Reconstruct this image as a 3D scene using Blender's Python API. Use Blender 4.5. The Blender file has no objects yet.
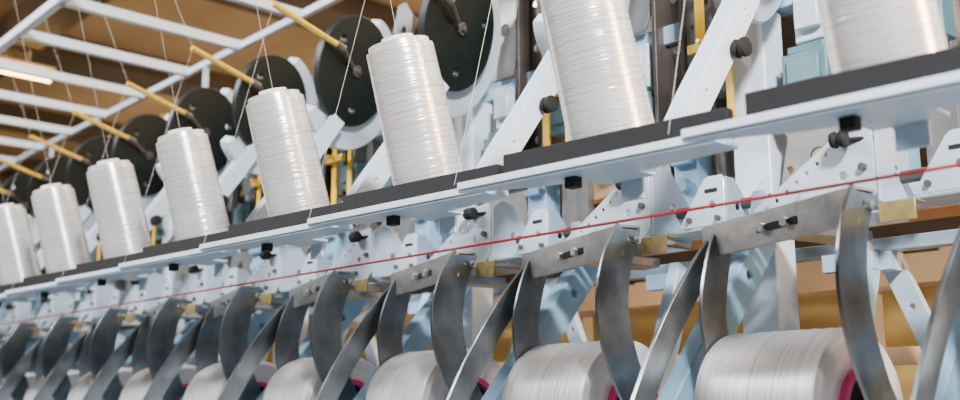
import bpy, bmesh, math
from mathutils import Vector, Matrix
H = 1.5
S = 0.5
scene = bpy.context.scene
COL = scene.collection

# ---------------------------------------------------------------- materials
def new_mat(name, color, rough=0.5, metal=0.0, var=0.08, scale=30, bump=0.0, coat=0.0):
    m = bpy.data.materials.new(name); m.use_nodes = True
    nt = m.node_tree; b = nt.nodes['Principled BSDF']
    b.inputs['Roughness'].default_value = rough
    b.inputs['Metallic'].default_value = metal
    b.inputs['Coat Weight'].default_value = coat
    tc = nt.nodes.new('ShaderNodeTexCoord')
    no = nt.nodes.new('ShaderNodeTexNoise'); no.inputs['Scale'].default_value = scale; no.inputs['Detail'].default_value = 4
    nt.links.new(tc.outputs['Object'], no.inputs['Vector'])
    r = nt.nodes.new('ShaderNodeValToRGB')
    r.color_ramp.elements[0].position = .3; r.color_ramp.elements[1].position = .7
    r.color_ramp.elements[0].color = tuple(max(0, c*(1-var)) for c in color)+(1,)
    r.color_ramp.elements[1].color = tuple(min(1, c*(1+var)) for c in color)+(1,)
    nt.links.new(no.outputs['Fac'], r.inputs['Fac'])
    nt.links.new(r.outputs['Color'], b.inputs['Base Color'])
    if bump:
        bp = nt.nodes.new('ShaderNodeBump'); bp.inputs['Strength'].default_value = bump; bp.inputs['Distance'].default_value = .001
        nt.links.new(no.outputs['Fac'], bp.inputs['Height']); nt.links.new(bp.outputs['Normal'], b.inputs['Normal'])
    return m

def yarn_mat(name, color, axis='Z', dark=(.55,.53,.5), rough=.38, bump=.35, coat=.4, metal=.3, zs=190):
    m = bpy.data.materials.new(name); m.use_nodes = True
    nt = m.node_tree; L = nt.links; b = nt.nodes['Principled BSDF']
    b.inputs['Roughness'].default_value = rough
    b.inputs['Coat Weight'].default_value = coat; b.inputs['Coat Roughness'].default_value = .25
    b.inputs['Metallic'].default_value = metal
    tc = nt.nodes.new('ShaderNodeTexCoord'); sp = nt.nodes.new('ShaderNodeSeparateXYZ')
    L.new(tc.outputs['Object'], sp.inputs[0])
    if axis == 'Z': a, c, z = 'X', 'Y', 'Z'
    else: a, c, z = 'Y', 'Z', 'X'
    at = nt.nodes.new('ShaderNodeMath'); at.operation = 'ARCTAN2'
    L.new(sp.outputs[a], at.inputs[0]); L.new(sp.outputs[c], at.inputs[1])
    def cross(zs, k, am, det):
        t1 = nt.nodes.new('ShaderNodeMath'); t1.operation = 'MULTIPLY'; t1.inputs[1].default_value = am
        L.new(at.outputs[0], t1.inputs[0])
        z1 = nt.nodes.new('ShaderNodeMath'); z1.operation = 'MULTIPLY'; z1.inputs[1].default_value = zs
        L.new(sp.outputs[z], z1.inputs[0])
        ad = nt.nodes.new('ShaderNodeMath'); ad.operation = 'MULTIPLY_ADD'; ad.inputs[1].default_value = k
        L.new(at.outputs[0], ad.inputs[0]); L.new(z1.outputs[0], ad.inputs[2])
        cb = nt.nodes.new('ShaderNodeCombineXYZ'); L.new(t1.outputs[0], cb.inputs[0]); L.new(ad.outputs[0], cb.inputs[1])
        n = nt.nodes.new('ShaderNodeTexNoise'); n.inputs['Scale'].default_value = 1.0; n.inputs['Detail'].default_value = det
        n.inputs['Roughness'].default_value = .55
        L.new(cb.outputs[0], n.inputs['Vector']); return n
    n1 = cross(zs, .35, .3, 1); n2 = cross(zs*1.9, -.9, .5, 1); n3 = cross(zs*1.2, -.3, .3, 1)
    mx = nt.nodes.new('ShaderNodeMath'); mx.operation = 'ADD'
    L.new(n1.outputs['Fac'], mx.inputs[0]); L.new(n2.outputs['Fac'], mx.inputs[1])
    m2 = nt.nodes.new('ShaderNodeMath'); m2.operation = 'ADD'
    L.new(mx.outputs[0], m2.inputs[0]); L.new(n3.outputs['Fac'], m2.inputs[1])
    r = nt.nodes.new('ShaderNodeValToRGB')
    hf = nt.nodes.new('ShaderNodeMath'); hf.operation = 'MULTIPLY'; hf.inputs[1].default_value = .3333
    L.new(m2.outputs[0], hf.inputs[0]); L.new(hf.outputs[0], r.inputs['Fac'])
    r.color_ramp.elements[0].position = .38; r.color_ramp.elements[1].position = .55
    r.color_ramp.elements[0].color = dark+(1,); r.color_ramp.elements[1].color = color+(1,)
    L.new(r.outputs['Color'], b.inputs['Base Color'])
    bp = nt.nodes.new('ShaderNodeBump'); bp.inputs['Strength'].default_value = bump; bp.inputs['Distance'].default_value = .0025
    L.new(hf.outputs[0], bp.inputs['Height']); L.new(bp.outputs['Normal'], b.inputs['Normal'])
    return m

M = {}
M['paint'] = new_mat('pale_blue_paint', (.38,.55,.71), .28, 0, .05, 14, coat=.3)
M['blue'] = new_mat('light_blue_paint', (.26,.45,.61), .35, 0, .08, 14, coat=.2)
M['white'] = new_mat('white_paint', (.64,.72,.81), .36, 0, .04, 14)
M['sheet'] = new_mat('pale_sheet_metal', (.46,.55,.64), .34, .1, .08, 16, coat=.2)
M['bracket'] = new_mat('blue_grey_sheet', (.30,.38,.46), .32, .2, .14, 20, coat=.2)
M['cream'] = new_mat('cream_rail_paint', (.70,.46,.26), .4, 0, .12, 6)
M['steel'] = new_mat('galvanised_steel', (.23,.255,.275), .30, .85, .3, 14, .12)
M['steel_bar'] = new_mat('brushed_steel_bar', (.41,.41,.40), .30, .8, .18, 40)
M['chrome'] = new_mat('zinc_bolt', (.6,.6,.58), .25, .9, .05, 50)
M['black'] = new_mat('black_rubber', (.003,.003,.004), .8, 0, .3, 60, .2)
M['disc'] = new_mat('dark_disc_plastic', (.004,.009,.008), .5, 0, .3, 20)
M['brass'] = new_mat('brass', (.80,.52,.07), .32, .5, .12, 40)
M['dullbrass'] = new_mat('dull_brass_plate', (.42,.32,.13), .4, .5, .2, 40)
M['yellow'] = new_mat('yellow_paint', (.90,.52,.015), .45, 0, .1, 8)
M['panel'] = new_mat('dull_yellow_panel', (.64,.42,.12), .5, 0, .35, 3)
M['teal'] = new_mat('teal_housing', (.10,.21,.24), .45, 0, .1, 12)
M['grey'] = new_mat('warm_grey_cast_metal', (.10,.085,.075), .45, .4, .25, 12)
M['midgrey'] = new_mat('grey_machined_plate', (.22,.22,.22), .4, .5, .2, 16)
M['guard'] = new_mat('brown_grey_guard', (.12,.10,.085), .5, .2, .3, 8)
M['pink'] = new_mat('magenta_tube', (.85,.04,.26), .4, 0, .1, 12)
M['red'] = new_mat('red_cord', (.34,.010,.018), .55, 0, .2, 200)
M['card'] = new_mat('cardboard_tube', (.78,.74,.68), .8, 0, .08, 60)
M['thread'] = new_mat('white_thread', (.66,.62,.56), .6, 0, .05, 100)
M['yarn'] = yarn_mat('wound_silk_yarn', (.98,.975,.96), 'Z', (.60,.58,.56), .24, .45, .3, .5, 340)
M['roll'] = yarn_mat('wound_roll_yarn', (.96,.96,.96), 'X', (.68,.67,.67), .40, .4, .15, .25, 230)
M['floor'] = new_mat('concrete_floor', (.30,.27,.24), .6, 0, .15, 2)
M['ceil'] = new_mat('tan_ceiling', (.36,.26,.155), .8, 0, .4, .5)
M['wall'] = new_mat('tan_wall', (.50,.37,.23), .8, 0, .35, .35)
M['beam'] = new_mat('brown_beam', (.065,.045,.03), .7, 0, .2, 2)

def emis(name, col, st):
    m = bpy.data.materials.new(name); m.use_nodes = True
    b = m.node_tree.nodes['Principled BSDF']
    b.inputs['Base Color'].default_value = col+(1,)
    b.inputs['Emission Color'].default_value = col+(1,); b.inputs['Emission Strength'].default_value = st
    return m
M['tube_glow'] = emis('glowing_tube', (1,.64,.20), 24)

# ---------------------------------------------------------------- mesh helpers
def box(B, c, s, rot=None):
    m = Matrix.Translation(Vector(c)) @ (rot.to_4x4() if rot else Matrix.Identity(4)) @ Matrix.Diagonal((s[0], s[1], s[2], 1))
    bmesh.ops.create_cube(B, size=1, matrix=m)
def cyl(B, p0, p1, r0, r1=None, seg=20):
    p0 = Vector(p0); p1 = Vector(p1); r1 = r0 if r1 is None else r1
    d = p1-p0; q = d.to_track_quat('Z', 'Y').to_matrix().to_4x4()
    bmesh.ops.create_cone(B, cap_ends=True, segments=seg, radius1=r0, radius2=r1, depth=d.length, matrix=Matrix.Translation((p0+p1)/2) @ q)
def lathe(B, prof, axis='Z', seg=48, org=(0,0,0)):
    rings = []
    o = Vector(org)
    for t, r in prof:
        ring = []
        for i in range(seg):
            a = 2*math.pi*i/seg; x, y = r*math.cos(a), r*math.sin(a)
            ring.append(B.verts.new(o+(Vector((x,y,t)) if axis == 'Z' else Vector((t,x,y)))))
        rings.append(ring)
    for a, b in zip(rings[:-1], rings[1:]):
        for i in range(seg):
            j = (i+1) % seg
            B.faces.new((a[i], a[j], b[j], b[i]))
    return rings
def plate(B, outer, holes, t, x=0.0, bev=0.0010, plane='YZ'):
    """flat plate in the YZ (or XZ) plane, centred at x (or y), thickness t, with round holes"""
    cu = bpy.data.curves.new('tmp', 'CURVE'); cu.dimensions = '2D'; cu.fill_mode = 'BOTH'
    cu.extrude = t/2-bev; cu.bevel_depth = bev; cu.bevel_resolution = 0; cu.offset = -bev
    def spl(pts):
        s = cu.splines.new('POLY'); s.points.add(len(pts)-1)
        for p, q in zip(s.points, pts): p.co = (q[0], q[1], 0, 1)
        s.use_cyclic_u = True
    spl(outer)
    for (hy, hz, hr) in holes:
        spl([(hy+hr*math.cos(-2*math.pi*i/14), hz+hr*math.sin(-2*math.pi*i/14)) for i in range(14)])
    ob = bpy.data.objects.new('tmp', cu); COL.objects.link(ob)
    bpy.context.view_layer.update()
    me = bpy.data.meshes.new_from_object(ob.evaluated_get(bpy.context.evaluated_depsgraph_get()))
    if plane == 'YZ': me.transform(Matrix(((0,0,1,x),(1,0,0,0),(0,1,0,0),(0,0,0,1))))
    else: me.transform(Matrix(((1,0,0,0),(0,0,-1,x),(0,1,0,0),(0,0,0,1))))
    B.from_mesh(me)
    bpy.data.objects.remove(ob); bpy.data.curves.remove(cu); bpy.data.meshes.remove(me)
    bmesh.ops.remove_doubles(B, verts=B.verts[:], dist=1e-5)
def plate_xy(B, outer, t, z):
    vs0 = [B.verts.new((p[0], p[1], z-t/2)) for p in outer]
    vs1 = [B.verts.new((p[0], p[1], z+t/2)) for p in outer]
    n = len(outer)
    B.faces.new(vs0[::-1]); B.faces.new(vs1)
    for i in range(n):
        B.faces.new((vs0[i], vs0[(i+1) % n], vs1[(i+1) % n], vs1[i]))
def strip(path, widths):
    L, R = [], []
    for i, p in enumerate(path):
        a = path[max(i-1, 0)]; b = path[min(i+1, len(path)-1)]
        d = Vector((b[0]-a[0], b[1]-a[1])).normalized(); n = Vector((-d.y, d.x)); w = widths[i]/2 if isinstance(widths, list) else widths/2
        L.append((p[0]+n.x*w, p[1]+n.y*w)); R.append((p[0]-n.x*w, p[1]-n.y*w))
    return L+R[::-1]
def spline(pts, n=6):
    P = [pts[0]]+list(pts)+[pts[-1]]; out = []
    for i in range(1, len(P)-2):
        for k in range(n):
            t = k/n
            out.append(tuple(.5*((2*P[i][j])+(-P[i-1][j]+P[i+1][j])*t+(2*P[i-1][j]-5*P[i][j]+4*P[i+1][j]-P[i+2][j])*t*t+(-P[i-1][j]+3*P[i][j]-3*P[i+1][j]+P[i+2][j])*t**3) for j in (0,1)))
    out.append(tuple(pts[-1])); return out

def finish(B, name, mat, parent=None, bevel=0, label=None, smooth=True, xf=None):
    me = bpy.data.meshes.new(name)
    bmesh.ops.recalc_face_normals(B, faces=B.faces[:])
    if xf is not None: bmesh.ops.transform(B, matrix=xf, verts=B.verts[:])
    B.to_mesh(me); B.free()
    if smooth:
        me.shade_smooth(); me.set_sharp_from_angle(angle=math.radians(32))
    me.materials.append(M[mat])
    ob = bpy.data.objects.new(name, me); COL.objects.link(ob)
    if parent: ob.parent = parent
    if bevel:
        md = ob.modifiers.new('bevel', 'BEVEL'); md.width = bevel; md.segments = 2; md.limit_method = 'ANGLE'
    if label: ob['label'] = label
    return ob
def thing(name, label, category, group=None, loc=(0,0,0), rot=None):
    e = bpy.data.objects.new(name, None); COL.objects.link(e); e.empty_display_size = .05
    e.location = loc
    if rot: e.rotation_euler = rot
    e['label'] = label; e['category'] = category
    if group: e['group'] = group
    return e
def tag(o, label, category, group=None):
    o['label'] = label; o['category'] = category
    if group: o['group'] = group
def repeat(root, offsets, rotz=None):
    kids = list(root.children)
    for off in offsets:
        r = root.copy(); COL.objects.link(r); r.location = root.location+Vector(off)
        if rotz is not None: r.rotation_euler = (0,0,rotz)
        for c in kids:
            n = c.copy(); COL.objects.link(n); n.parent = r
            for g in c.children:
                h = g.copy(); COL.objects.link(h); h.parent = n
def N(): return bmesh.new()

# ---------------------------------------------------------------- yarn spools
TL = math.atan(.31)
e = thing('yarn_spool', 'tall white silky yarn spool leaning on a narrow shelf', 'yarn spool', 'feed spools on the shelf row',
          (-.592, 1.331, H+.391), (TL, 0, 0))
B = N(); LN = .363
prof = [(.006,.030),(.006,.072),(.012,.0765)]
for i in range(1, 60):
    t = i/60; prof.append((.012+(LN-.026)*t, .0775-.0055*t+.0001*math.sin(i*2.1)))
prof += [(LN-.014,.0716),(LN-.0138,.0655),(LN-.002,.0645),(LN,.062),(LN,.030)]
lathe(B, prof, 'Z', 64); finish(B, 'yarn_winding', 'yarn', e)
B = N(); lathe(B, [(0,.028),(0,.034),(LN+.012,.034),(LN+.012,.028),(0,.028)], 'Z', 32); finish(B, 'core_tube', 'card', e)
B = N(); cyl(B, (0,0,-.004), (0,0,.006), .045, seg=32); finish(B, 'spool_base', 'black', e)
repeat(e, [(-S*k, 0, 0) for k in range(1, 10)])

# ---------------------------------------------------------------- shelves with black strips
e = thing('spool_shelf', 'white pointed shelf plate with a black rubber strip along its front', 'shelf', 'shelf plates under the spools', (-.58, 1.24, H+.375))
B = N()
out = [(-.274,-.056),(-.268,-.058),(.262,-.022),(.264,-.020),(.264,.036),(.262,.038),(.0,.050),(-.14,.012),(-.272,-.050)]
plate_xy(B, out, .012, .003); finish(B, 'shelf_plate', 'paint', e, .001)
B = N(); box(B, (-.003,-.0405,.0085), (.536,.006,.013), Matrix.Rotation(math.atan2(.036,.530), 3, 'Z')); finish(B, 'front_lip', 'white', e, .001)
B = N()
ang = math.atan2(.038, .43)
box(B, (.042,-.002,.010+.023), (.446,.022,.047), Matrix.Rotation(ang, 3, 'Z')); finish(B, 'rubber_strip', 'black', e, .002)
B = N(); box(B, (-.04,.0,-.012), (.024,.02,.020)); finish(B, 'stop_peg', 'black', e, .002)
B = N(); box(B, (-.012,.075,.008), (.11,.09,.006)); box(B, (-.012,.125,-.010), (.05,.006,.04)); finish(B, 'spool_support', 'paint', e, .001)
repeat(e, [(-S*k, 0, 0) for k in range(-1, 10) if k != 0])

# ---------------------------------------------------------------- disc arms
e = thing('disc_guide_arm', 'pale blue sloping arm with large black disc and brass rod', 'guide arm', 'disc arms behind the spools', (-1.04, 0, H))
B = N(); AX = .03
path = [(1.405,.44),(1.47,.535),(1.555,.65),(1.63,.755),(1.70,.86)]
plate(B, strip(path, .052), [(1.48,.55,.005),(1.62,.745,.005)], .008, AX)
plate(B, strip(path, .052), [], .006, AX-.040)
box(B, (AX-.020,1.570,.635), (.036,.006,.46), Matrix.Rotation(math.atan2(-.30,.42), 3, 'X'))
finish(B, 'sloping_arm', 'white', e)
C = (1.73,1.03)
XF = Matrix.Translation((0,C[0],C[1])) @ Matrix.Rotation(math.radians(17), 4, 'Z') @ Matrix.Rotation(math.radians(14), 4, 'Y') @ Matrix.Translation((0,-C[0],-C[1]))
B = N()
arc = [(C[0]+.205*math.cos(math.radians(a)), C[1]+.205*math.sin(math.radians(a))) for a in range(-130, 66, 5)]
ww = [.03+.080*math.sin(math.pi*i/(len(arc)-1))**.7 for i in range(len(arc))]
plate(B, strip(arc, ww), [], .045, .012, .004); finish(B, 'crescent_rim', 'white', e, xf=XF)
B = N()
circ = [(C[0]+.175*math.cos(2*math.pi*i/64), C[1]+.175*math.sin(2*math.pi*i/64)) for i in range(64)]
plate(B, circ, [(C[0]-.09,C[1]+.08,.012),(C[0]+.02,C[1]-.12,.012),(C[0]+.11,C[1]+.05,.012)], .022, .046, .003); finish(B, 'black_disc', 'disc', e, xf=XF)
B = N(); cyl(B, (-.02,C[0],C[1]), (.066,C[0],C[1]), .022, .018, 28); cyl(B, (.066,C[0],C[1]), (.073,C[0],C[1]), .009, seg=6); finish(B, 'disc_hub', 'grey', e, .001, xf=XF)
B = N(); cyl(B, (.125,1.64,1.050), (.140,1.39,1.118), .0095, seg=14); finish(B, 'guide_rod', 'brass', e)
B = N(); cyl(B, (.125,1.645,1.049), (.075,1.715,1.02), .008, seg=12); cyl(B, (.127,1.62,1.056), (.123,1.65,1.047), .013, seg=14); finish(B, 'rod_holder', 'grey', e)
B = N(); cyl(B, (AX,1.57,.65), (AX+.03,1.57,.65), .008, seg=14); lathe(B, [(.008,.0),(.008,.015),(.014,.019),(.020,.013),(.026,.019),(.034,.019),(.037,.014),(.037,.0)], 'X', 24, (AX,1.57,.65))
finish(B, 'roller_knob', 'black', e)
repeat(e, [(-S*k, 0, 0) for k in range(1, 13)])

# ---------------------------------------------------------------- yellow guides and housings behind
e = thing('yellow_yarn_guide', 'yellow upright guide strip with brass clip', 'yarn guide', 'yellow guides', (-1.29, 1.88, H))
B = N(); box(B, (0,0,.93), (.024,.006,.70)); box(B, (.060,.02,.93), (.018,.006,.70)); box(B, (.030,.01,.62), (.09,.03,.02)); box(B, (.03,.01,1.0), (.08,.02,.014)); box(B, (.0,.05,.62), (.02,.12,.015)); finish(B, 'guide_strip', 'yellow', e, .001)
B = N(); box(B, (.025,-.015,.80), (.095,.018,.022)); cyl(B, (.025,-.05,.805), (.025,.02,.805), .006, seg=12); finish(B, 'brass_clip', 'brass', e, .001)
repeat(e, [(-S*k, 0, 0) for k in range(1, 12)])
repeat(e, [(.18-S*k, 1.0, 0) for k in range(-3, 12)], math.pi)

e = thing('drive_housing', 'teal-grey drive housing with cast metal columns and shaft', 'machine housing', 'drive housings', (-1.06, 2.02, H))
B = N(); box(B, (-.02,0,.72), (.11,.11,.09)); box(B, (-.02,-.005,.775), (.09,.08,.02)); box(B, (-.02,-.06,.72), (.08,.01,.06)); finish(B, 'housing_box', 'teal', e, .004)
B = N(); box(B, (-.245,-.04,.76), (.08,.06,.09)); box(B, (-.245,-.075,.765), (.06,.012,.05)); finish(B, 'switch_box', 'teal', e, .004)
B = N(); box(B, (.10,.03,.85), (.09,.03,.84)); box(B, (.15,.0,.85), (.014,.09,.84)); box(B, (.055,.0,.85), (.012,.07,.84)); finish(B, 'cast_column', 'grey', e, .002)
B = N(); box(B, (.250,.03,.82), (.045,.03,.76)); box(B, (.228,.0,.82), (.010,.07,.76)); finish(B, 'cast_column', 'midgrey', e, .002)
B = N(); plate(B, [(-.06,.95),(.02,.95),(.04,1.00),(.04,1.28),(.0,1.34),(-.04,1.34),(-.07,1.25),(-.07,.99)], [(-.01,1.10,.02),(-.01,1.24,.015)], .008, -.02, plane='XZ'); finish(B, 'machined_plate', 'midgrey', e)
B = N(); plate(B, [(-.10,.44),(.12,.44),(.10,.60),(-.06,.63)], [(.0,.52,.02),(.07,.5,.008),(-.07,.5,.008)], .008, -.05, plane='XZ'); finish(B, 'hinge_plate', 'midgrey', e)
B = N(); plate(B, [(.17,.62),(.20,.62),(.21,1.10),(.18,1.12)], [(.187,.70,.007),(.190,.9,.007),(.193,1.04,.007)], .010, -.055, plane='XZ'); finish(B, 'slanted_lever', 'midgrey', e)
B = N(); plate(B, [(-.20,.62),(.20,.62),(.20,1.30),(.10,1.36),(-.10,1.36),(-.20,1.24)], [(-.15,1.0,.02),(.16,.9,.02),(.16,1.15,.015)], .008, .13, plane='XZ'); finish(B, 'rear_guard', 'guard', e)
B = N(); lathe(B, [(-.07,0),(-.07,.02),(-.05,.02),(-.05,.030),(.08,.030),(.08,.022),(.11,.022),(.11,0)], 'X', 28, (0,-.07,.63)); finish(B, 'drive_shaft', 'steel', e)
B = N(); box(B, (.17,-.05,.52), (.07,.06,.16)); box(B, (.17,-.09,.56), (.06,.02,.02)); cyl(B, (.17,-.10,.50), (.17,-.07,.50), .018, seg=20); finish(B, 'control_box', 'blue', e, .004)
B = N(); box(B, (-.02,.02,.86), (.08,.07,.12)); box(B, (-.02,-.025,.86), (.06,.02,.07)); finish(B, 'upper_box', 'white', e, .004)
for z in (.60,.74,.88,1.02,1.16):
    B = N(); cyl(B, (.10,.016,z), (.10,.0,z), .012, seg=6); finish(B, 'column_bolt', 'chrome', e)
repeat(e, [(-S*k, 0, 0) for k in range(-1, 12) if k != 0])
repeat(e, [(.2-S*k, .95, 0) for k in range(-3, 12)], math.pi)

# ---------------------------------------------------------------- perforated brackets
e = thing('support_bracket', 'white perforated wedge bracket with black roller knob', 'bracket', 'perforated brackets below the shelves', (-.855, 0, H))
B = N()
outl = [(.03,.488),(-.01,.484),(-.195,.365),(-.205,.350),(-.20,.335),(-.185,.325),(.02,.330),(.050,.36),(.050,.47),(.045,.486)]
hs = [(-.170+i*.022,.360+i*.0142,.0042) for i in range(8)]+[(-.01,.40,.008)]
plate(B, outl, hs, .005, 1.69, plane='XZ'); finish(B, 'perforated_plate', 'sheet', e)
B = N()
plate(B, [(1.69,.345),(1.69,.475),(1.72,.497),(1.76,.49),(1.84,.40),(1.82,.33)], [(1.76,.41,.009)], .005, .054)
finish(B, 'side_plate', 'sheet', e)
B = N()
plate(B, [(1.66,.345),(1.67,.37),(1.74,.43),(1.82,.44),(1.82,.33),(1.68,.33)], [], .005, -.10)
finish(B, 'side_plate', 'bracket', e)
B = N(); box(B, (-.065,1.76,.328), (.22,.13,.004)); box(B, (.14,1.745,.342), (.17,.10,.004)); finish(B, 'mounting_tray', 'bracket', e)
B = N()
plate(B, [(.100,.352),(.165,.448),(.175,.455),(.210,.455),(.216,.445),(.216,.352)], [(.185,.395,.008)], .005, 1.72, plane='XZ')
finish(B, 'triangular_plate', 'sheet', e)
B = N(); box(B, (.185,1.717,.425), (.030,.003,.007)); finish(B, 'slot', 'black', e)
B = N(); box(B, (-.06,1.686,.35), (.040,.003,.008)); finish(B, 'slot', 'black', e)
B = N()
plate(B, [(1.72,.352),(1.72,.45),(1.75,.45),(1.80,.40),(1.80,.352)], [(1.76,.39,.009)], .005, .218); finish(B, 'side_plate', 'bracket', e)
B = N()
plate(B, [(.235,.34),(.25,.42),(.275,.42),(.29,.40),(.30,.34)], [(.265,.38,.006)], .005, 1.77, plane='XZ'); box(B, (.268,1.79,.342), (.066,.05,.004)); finish(B, 'folded_tab', 'bracket', e)
B = N(); cyl(B, (-.10,1.78,.40), (.39,1.78,.40), .012, seg=16); finish(B, 'tie_rod', 'grey', e)
B = N(); cyl(B, (.055,1.70,.463), (-.02,1.672,.463), .005, seg=10); lathe(B, [(.0,0),(.0,.014),(.007,.016),(.013,.011),(.019,.016),(.026,.016),(.029,.012),(.029,0)], 'X', 24, (-.015,1.665,.463)); finish(B, 'roller_knob', 'black', e)
for (x,z) in [(-.02,.36),(.03,.41),(-.12,.35)]:
    B = N(); cyl(B, (x,1.69,z), (x,1.678,z), .0075, seg=6); finish(B, 'bolt_head', 'grey', e)
for (x,z) in [(.13,.368),(.20,.365)]:
    B = N(); cyl(B, (x,1.72,z), (x,1.71,z), .006, seg=12); finish(B, 'plate_screw', 'grey', e)
B = N(); box(B, (.125,1.60,.306), (.062,.004,.034)); box(B, (.125,1.62,.322), (.062,.04,.003)); finish(B, 'brass_catch', 'dullbrass', e, .001)
repeat(e, [(-S*k, 0, 0) for k in range(-1, 12) if k != 0])

# ---------------------------------------------------------------- winding cradles
XR, XL = -.778, -1.100
def make_cradle():
    e = thing('winding_cradle', 'grey steel cradle with curved blade arms over a yarn roll', 'winding cradle', 'steel cradles over the rolls', (-.94, 0, H))
    xo = -.94
    def blade(dy, dz, top, wm):
        pts = [top, (1.541+dy,.275+dz), (1.522+dy,.19+dz), (1.538+dy,.10+dz), (1.585+dy*.7,.01+dz*.3), (1.650,-.06)]
        c = spline(pts, 5); n = len(c)
        w = [.062+wm*math.sin(math.pi*min(1, (i+1)/n)) for i in range(n)]; w[-1] = .055
        o = strip(c, w)
        o[0] = (top[0]+.036, top[1]+.002); o[-1] = (top[0]-.030, top[1]-.002)
        return o
    B = N(); plate(B, blade(0, 0, (1.580,.342), .034), [(1.645,-.045,.008),(1.578,.322,.005)], .007, XR-xo); finish(B, 'curved_arm', 'steel', e)
    B = N(); plate(B, blade(.080, -.03, (1.648,.308), .018), [(1.660,-.045,.008)], .007, XL-xo); finish(B, 'curved_arm', 'steel', e)
    B = N()
    lev = spline([(1.668,.310),(1.600,.242),(1.520,.140),(1.445,.01),(1.385,-.13),(1.34,-.28)], 5)
    plate(B, strip(lev, [.045]+[.056]*(len(lev)-2)+[.04]), [(1.645,.284,.006)], .008, XL-.02-xo)
    for v in B.verts: v.co.x += (v.co.z-.30)*.08
    finish(B, 'long_lever', 'steel', e)
    p1 = Vector((XR-xo+.002, 1.552, .316)); p0 = Vector((XL-xo-.03, 1.628, .299)); d = p1-p0
    xa = d.normalized(); za = Vector((0,0,1)); ya = za.cross(xa).normalized(); za = xa.cross(ya)
    ra = Matrix((xa, ya, za)).transposed(); mid = (p0+p1)/2
    def P(a, b, c): return tuple(mid+ra @ Vector((a,b,c)))
    B = N(); box(B, P(0,0,0), (d.length, .008, .062), ra); box(B, P(0,.025,.030), (d.length, .055, .006), ra); finish(B, 'crossbar', 'steel_bar', e, .001)
    B = N(); box(B, P(.01,-.005,0), (.095, .003, .013), ra); finish(B, 'slot', 'black', e)
    for dx in (-.02,.035):
        B = N(); cyl(B, P(dx,-.004,0), P(dx,-.016,0), .009, seg=6); finish(B, 'bolt', 'chrome', e)
    B = N(); cyl(B, (XR-xo,1.59,.32), (XR-xo+.012,1.59,.32), .009, seg=6); finish(B, 'bolt', 'chrome', e)
    B = N(); cyl(B, (XL-xo-.01,1.665,-.04), (XL-xo+.02,1.665,-.04), .022, seg=20); finish(B, 'hub', 'grey', e)
    B = N(); cyl(B, (XR-xo+.012,1.655,-.04), (XR-xo-.06,1.655,-.04), .022, seg=20); finish(B, 'hub', 'grey', e)
    B = N(); box(B, P(0,.12,-.005), (.06, .22, .02), ra); finish(B, 'mounting_tongue', 'steel_bar', e, .002)
    return e
e = make_cradle()
repeat(e, [(-S*k, 0, 0) for k in range(-1, 12) if k != 0])

# ---------------------------------------------------------------- yarn rolls
e = thing('yarn_roll', 'wide white yarn roll on a magenta tube in a cradle', 'yarn roll', 'wound rolls in the cradles', (-.965, 1.66, H-.020), (0,0,math.radians(-3)))
B = N(); R = .144
prof = [(-.122,.066),(-.130,.131),(-.125,.140)]+[(-.122+.240*i/24, R+.0010*math.sin(i*2.3)) for i in range(25)]+[(.121,.140),(.127,.131),(.127,.11),(.124,.09),(.124,.076)]
lathe(B, prof, 'X', 72); finish(B, 'yarn_winding', 'roll', e)
B = N(); lathe(B, [(-.125,.058),(-.125,.066),(.134,.077),(.136,.075),(.136,.064),(.10,.062),(-.125,.058)], 'X', 48); finish(B, 'magenta_tube', 'pink', e)
B = N(); lathe(B, [(.10,.0),(.10,.061),(.124,.061),(.124,.03),(.112,.025),(.112,0)], 'X', 32); finish(B, 'end_plug', 'black', e)
B = N(); lathe(B, [(-.10,.0),(-.10,.057),(-.12,.057),(-.12,0)], 'X', 32); finish(B, 'end_plug', 'black', e)
repeat(e, [(-S*k, 0, 0) for k in range(-1, 12) if k != 0])

# ---------------------------------------------------------------- blue struts
e = thing('frame_strut', 'pair of light blue inclined frame struts below the rail', 'machine frame', 'inclined struts of the frame', (-1.195, 0, H))
B = N(); plate(B, strip([(1.94,.36),(1.62,0.0),(1.51,-.13)], .074), [(1.85,.26,.01)], .045, .0, .003); finish(B, 'front_strut', 'blue', e)
B = N(); plate(B, strip([(2.11,.33),(1.98,.02),(1.90,-.20),(1.90,-.66)], .070), [(2.05,.2,.008)], .035, .16, .003); finish(B, 'rear_strut', 'paint', e)
B = N(); box(B, (.12,2.10,.30), (.12,.03,.04)); finish(B, 'strut_tie', 'paint', e, .002)
B = N(); plate(B, strip([(.18,.30),(.26,.10),(.36,-.20)], .05), [(.22,.2,.007)], .02, 2.18, plane='XZ'); box(B, (.18,2.15,.30), (.05,.06,.04)); finish(B, 'diagonal_support', 'sheet', e)
repeat(e, [(-S*k, 0, 0) for k in range(-1, 12) if k != 0])

# ---------------------------------------------------------------- posts
e = thing('frame_post', 'pale blue square steel post of the machine frame', 'machine frame', 'posts of the machine frame', (-1.22, 2.0, 0))
B = N(); box(B, (0,0,(H+.9)/2), (.095,.085,H+.9)); finish(B, 'post', 'white', e, .004)
B = N(); box(B, (0,0,.006), (.18,.18,.012)); finish(B, 'foot_plate', 'steel', e, .002)
B = N(); plate(B, [(-.045,.5+H),(-.2,.38+H),(-.2,.33+H),(-.045,.33+H)], [(-.1,.4+H,.01)], .008, .035); finish(B, 'gusset', 'white', e)
repeat(e, [(-1.0*j, 0, 0) for j in range(-1, 7) if j != 0])
repeat(e, [(.3-1.0*j, .9, 0) for j in range(-2, 7)])

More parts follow.
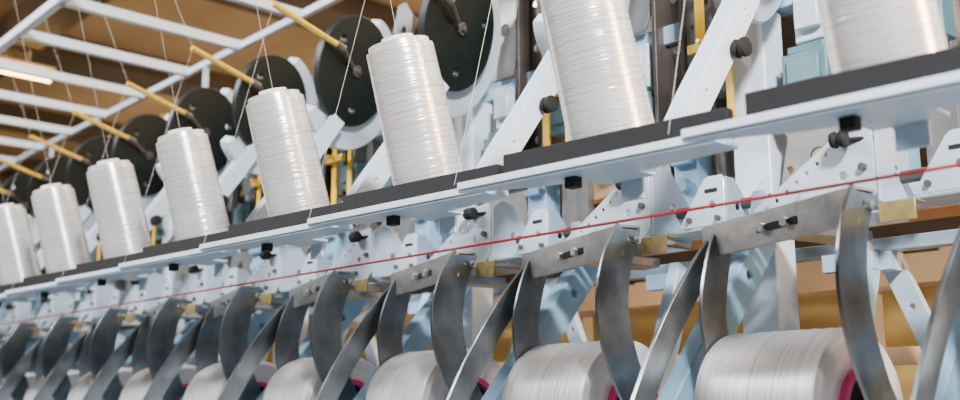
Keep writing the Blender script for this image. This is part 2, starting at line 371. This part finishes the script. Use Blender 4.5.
def rail(name, y, z, sy, sz, mat, label, x0=1.0, x1=-8.0):
    B = N(); box(B, ((x0+x1)/2, y, H+z), (x0-x1, sy, sz)); o = finish(B, name, mat, None, .003); tag(o, label, 'frame rail')
rail('frame_rail', 1.87, .385, .05, .05, 'paint', 'pale blue horizontal rail carrying the brackets')
rail('frame_rail', 2.12, .58, .04, .06, 'cream', 'cream painted horizontal rail behind the brackets')
rail('frame_rail', 2.13, .46, .04, .06, 'cream', 'cream painted horizontal rail joined to the posts')
rail('frame_rail', 2.14, .335, .04, .03, 'bracket', 'slim blue-grey rail bolted between the posts')
rail('frame_rail', 2.30, .10, .04, .04, 'cream', 'low cream rail behind the struts')
rail('frame_rail', 2.36, .40, .03, .035, 'grey', 'dark metal conduit rail behind the posts')
rail('frame_rail', 2.05, .93, .06, .05, 'paint', 'pale blue rail along the post tops')
rail('frame_rail', 2.85, .80, .05, .07, 'paint', 'pale blue rail of the rear machine side')
rail('frame_rail', 2.85, .50, .05, .07, 'cream', 'cream rail of the rear machine side')
e = thing('rear_cover', 'row of dull yellow cover panels standing behind the rolls', 'machine cover', None, (0,2.55,H))
for i in range(18):
    B = N(); box(B, (.5-i*.5,0,-.61), (.44,.02,1.78)); finish(B, 'panel', 'panel', e, .004)
B = N(); box(B, (-3.75,.01,.285), (9,.03,.02)); finish(B, 'top_trim', 'cream', e, .002)
B = N(); box(B, (-3.5,1.70,.42), (9,.44,.84)); box(B, (-3.5,1.50,.86), (9,.06,.06)); o = finish(B, 'machine_base', 'paint', None, .01); tag(o, 'long pale machine base cabinet under the rolls', 'machine base')

# ---------------------------------------------------------------- overhead frame
e = thing('overhead_frame', 'white overhead yarn frame with repeated side bars', 'overhead frame', None, (0,0,H+1.565))
B = N(); box(B, (-4.6,1.3,0), (7.4,.034,.038)); finish(B, 'front_rail', 'white', e, .003)
for i in range(14):
    x = -1.4-.5*i
    B = N(); box(B, (x,1.7,0.002), (.036,.80,.042)); finish(B, 'crossbar', 'white', e, .003)
B = N(); box(B, (-4.6,2.1,.0), (7.4,.026,.030)); finish(B, 'rear_rail', 'white', e, .002)
for x in (-2.22,-4.22,-6.22):
    B = N(); box(B, (x,2.1,-.32), (.022,.022,.62)); box(B, (x,2.07,-.61), (.03,.08,.03)); finish(B, 'upright', 'paint', e, .003)

# ---------------------------------------------------------------- threads and cord
def line(name, p0, p1, r, mat, label, cat, group=None, seg=6):
    B = N(); cyl(B, p0, p1, r, seg=seg); o = finish(B, name, mat); tag(o, label, cat, group); return o
for k in range(10):
    x = -.592-S*k
    line('yarn_thread', (x,1.331-.31*.35,H+.745), (x+.02,1.331-.31*1.1,H+1.55), .00042, 'thread', 'thin white yarn running up from a spool', 'thread', 'yarn ends above the spools')
for k in range(9):
    x = -1.04-S*k
    line('yarn_thread', (x+.14,1.39,H+1.108), (x+.14,1.215,H+.40), .00042, 'thread', 'thin white yarn running down from a guide rod', 'thread', 'yarn ends below the guide rods')
    line('yarn_thread', (x+.14,1.39,H+1.127), (x-.04,1.30,H+1.55), .00042, 'thread', 'thin white yarn running up from a guide rod', 'thread', 'yarn ends above the guide rods')
line('red_cord', (1.0,1.39,H+.317), (-8,1.39,H+.317), .0027, 'red', 'taut red cord running along the machine above the cradles', 'cord', None, 10)

# ---------------------------------------------------------------- room
def struct(name, c, s, mat):
    B = N(); box(B, c, s); o = finish(B, name, mat, smooth=False); o['kind'] = 'structure'; return o
struct('floor', (-9,2,-.05), (30,20,.1), 'floor')
struct('ceiling', (-9,2,H+3.35), (30,20,.1), 'ceil')
struct('wall_back', (-9,12.05,2.35), (30,.1,5.0), 'wall')
struct('wall_left', (-24.05,2,2.35), (.1,20,5.0), 'wall')
n = 1
for i in range(9):
    struct('trim_%d' % n, (-1.5-2.6*i,2,H+3.2), (.50,20,.2), 'beam'); n += 1
for y in (2.5,7):
    struct('trim_%d' % n, (-9,y,H+2.98), (30,.3,.24), 'beam'); n += 1
def lamp(loc, L=1.4):
    e = thing('fluorescent_lamp', 'warm glowing fluorescent tube lamp hanging under the ceiling', 'ceiling lamp', 'ceiling lamps', loc)
    B = N(); box(B, (0,0,.055), (.07,L,.03)); box(B, (0,L*.35,.35), (.012,.012,.6)); box(B, (0,-L*.35,.35), (.012,.012,.6)); finish(B, 'lamp_body', 'cream', e)
    B = N(); cyl(B, (0,-L/2+.03,-.01), (0,L/2-.03,-.01), .045, seg=16); finish(B, 'lamp_tube', 'tube_glow', e)
    return e
lamp((-8.4,2.1,H+2.68)); lamp((-8.4,6.1,H+2.68)); lamp((-14,3,H+2.68))

# ---------------------------------------------------------------- lights
def area(loc, target, size, power, col):
    l = bpy.data.lights.new('area', 'AREA'); l.shape = 'RECTANGLE'; l.size = size[0]; l.size_y = size[1]; l.energy = power; l.color = col
    o = bpy.data.objects.new('area_light', l); COL.objects.link(o); o.location = loc
    o.rotation_euler = (Vector(target)-Vector(loc)).to_track_quat('-Z', 'Y').to_euler()
area((1.2,-.2,H+2.3), (-1.4,1.5,H+.3), (.5,.3), 390, (.98,.98,1))
area((-4.0,-1.0,H+2.7), (-3.6,1.6,H+.4), (2.5,.25), 310, (.98,.98,1))
area((-2.0,4.0,H+2.9), (-2.5,1.9,H+.5), (5,.8), 200, (1,.68,.36))
area((3.2,3.0,H+1.2), (-.8,1.5,H+.4), (.8,1.2), 300, (1,.58,.28))
area((-9,5.5,H+1.2), (-9,6,H+3.3), (8,4), 100, (1,.78,.52))
area((-8,6,H+2.6), (-8,12,H+.5), (12,1.5), 400, (1,.78,.52))
w = bpy.data.worlds.new('world'); scene.world = w; w.use_nodes = True
bg = w.node_tree.nodes['Background']; bg.inputs[0].default_value = (.66,.82,1,1); bg.inputs[1].default_value = .08

# ---------------------------------------------------------------- camera
cd = bpy.data.cameras.new('camera'); cd.lens = 37.5; cd.sensor_width = 36; cd.clip_start = .02
cd.dof.use_dof = True; cd.dof.focus_distance = 2.1; cd.dof.aperture_fstop = 2.6
cam = bpy.data.objects.new('camera', cd); COL.objects.link(cam); cam.location = (0,0,H)
cam.rotation_euler = (math.radians(90+11.31), 0, math.radians(47.54))
scene.camera = cam
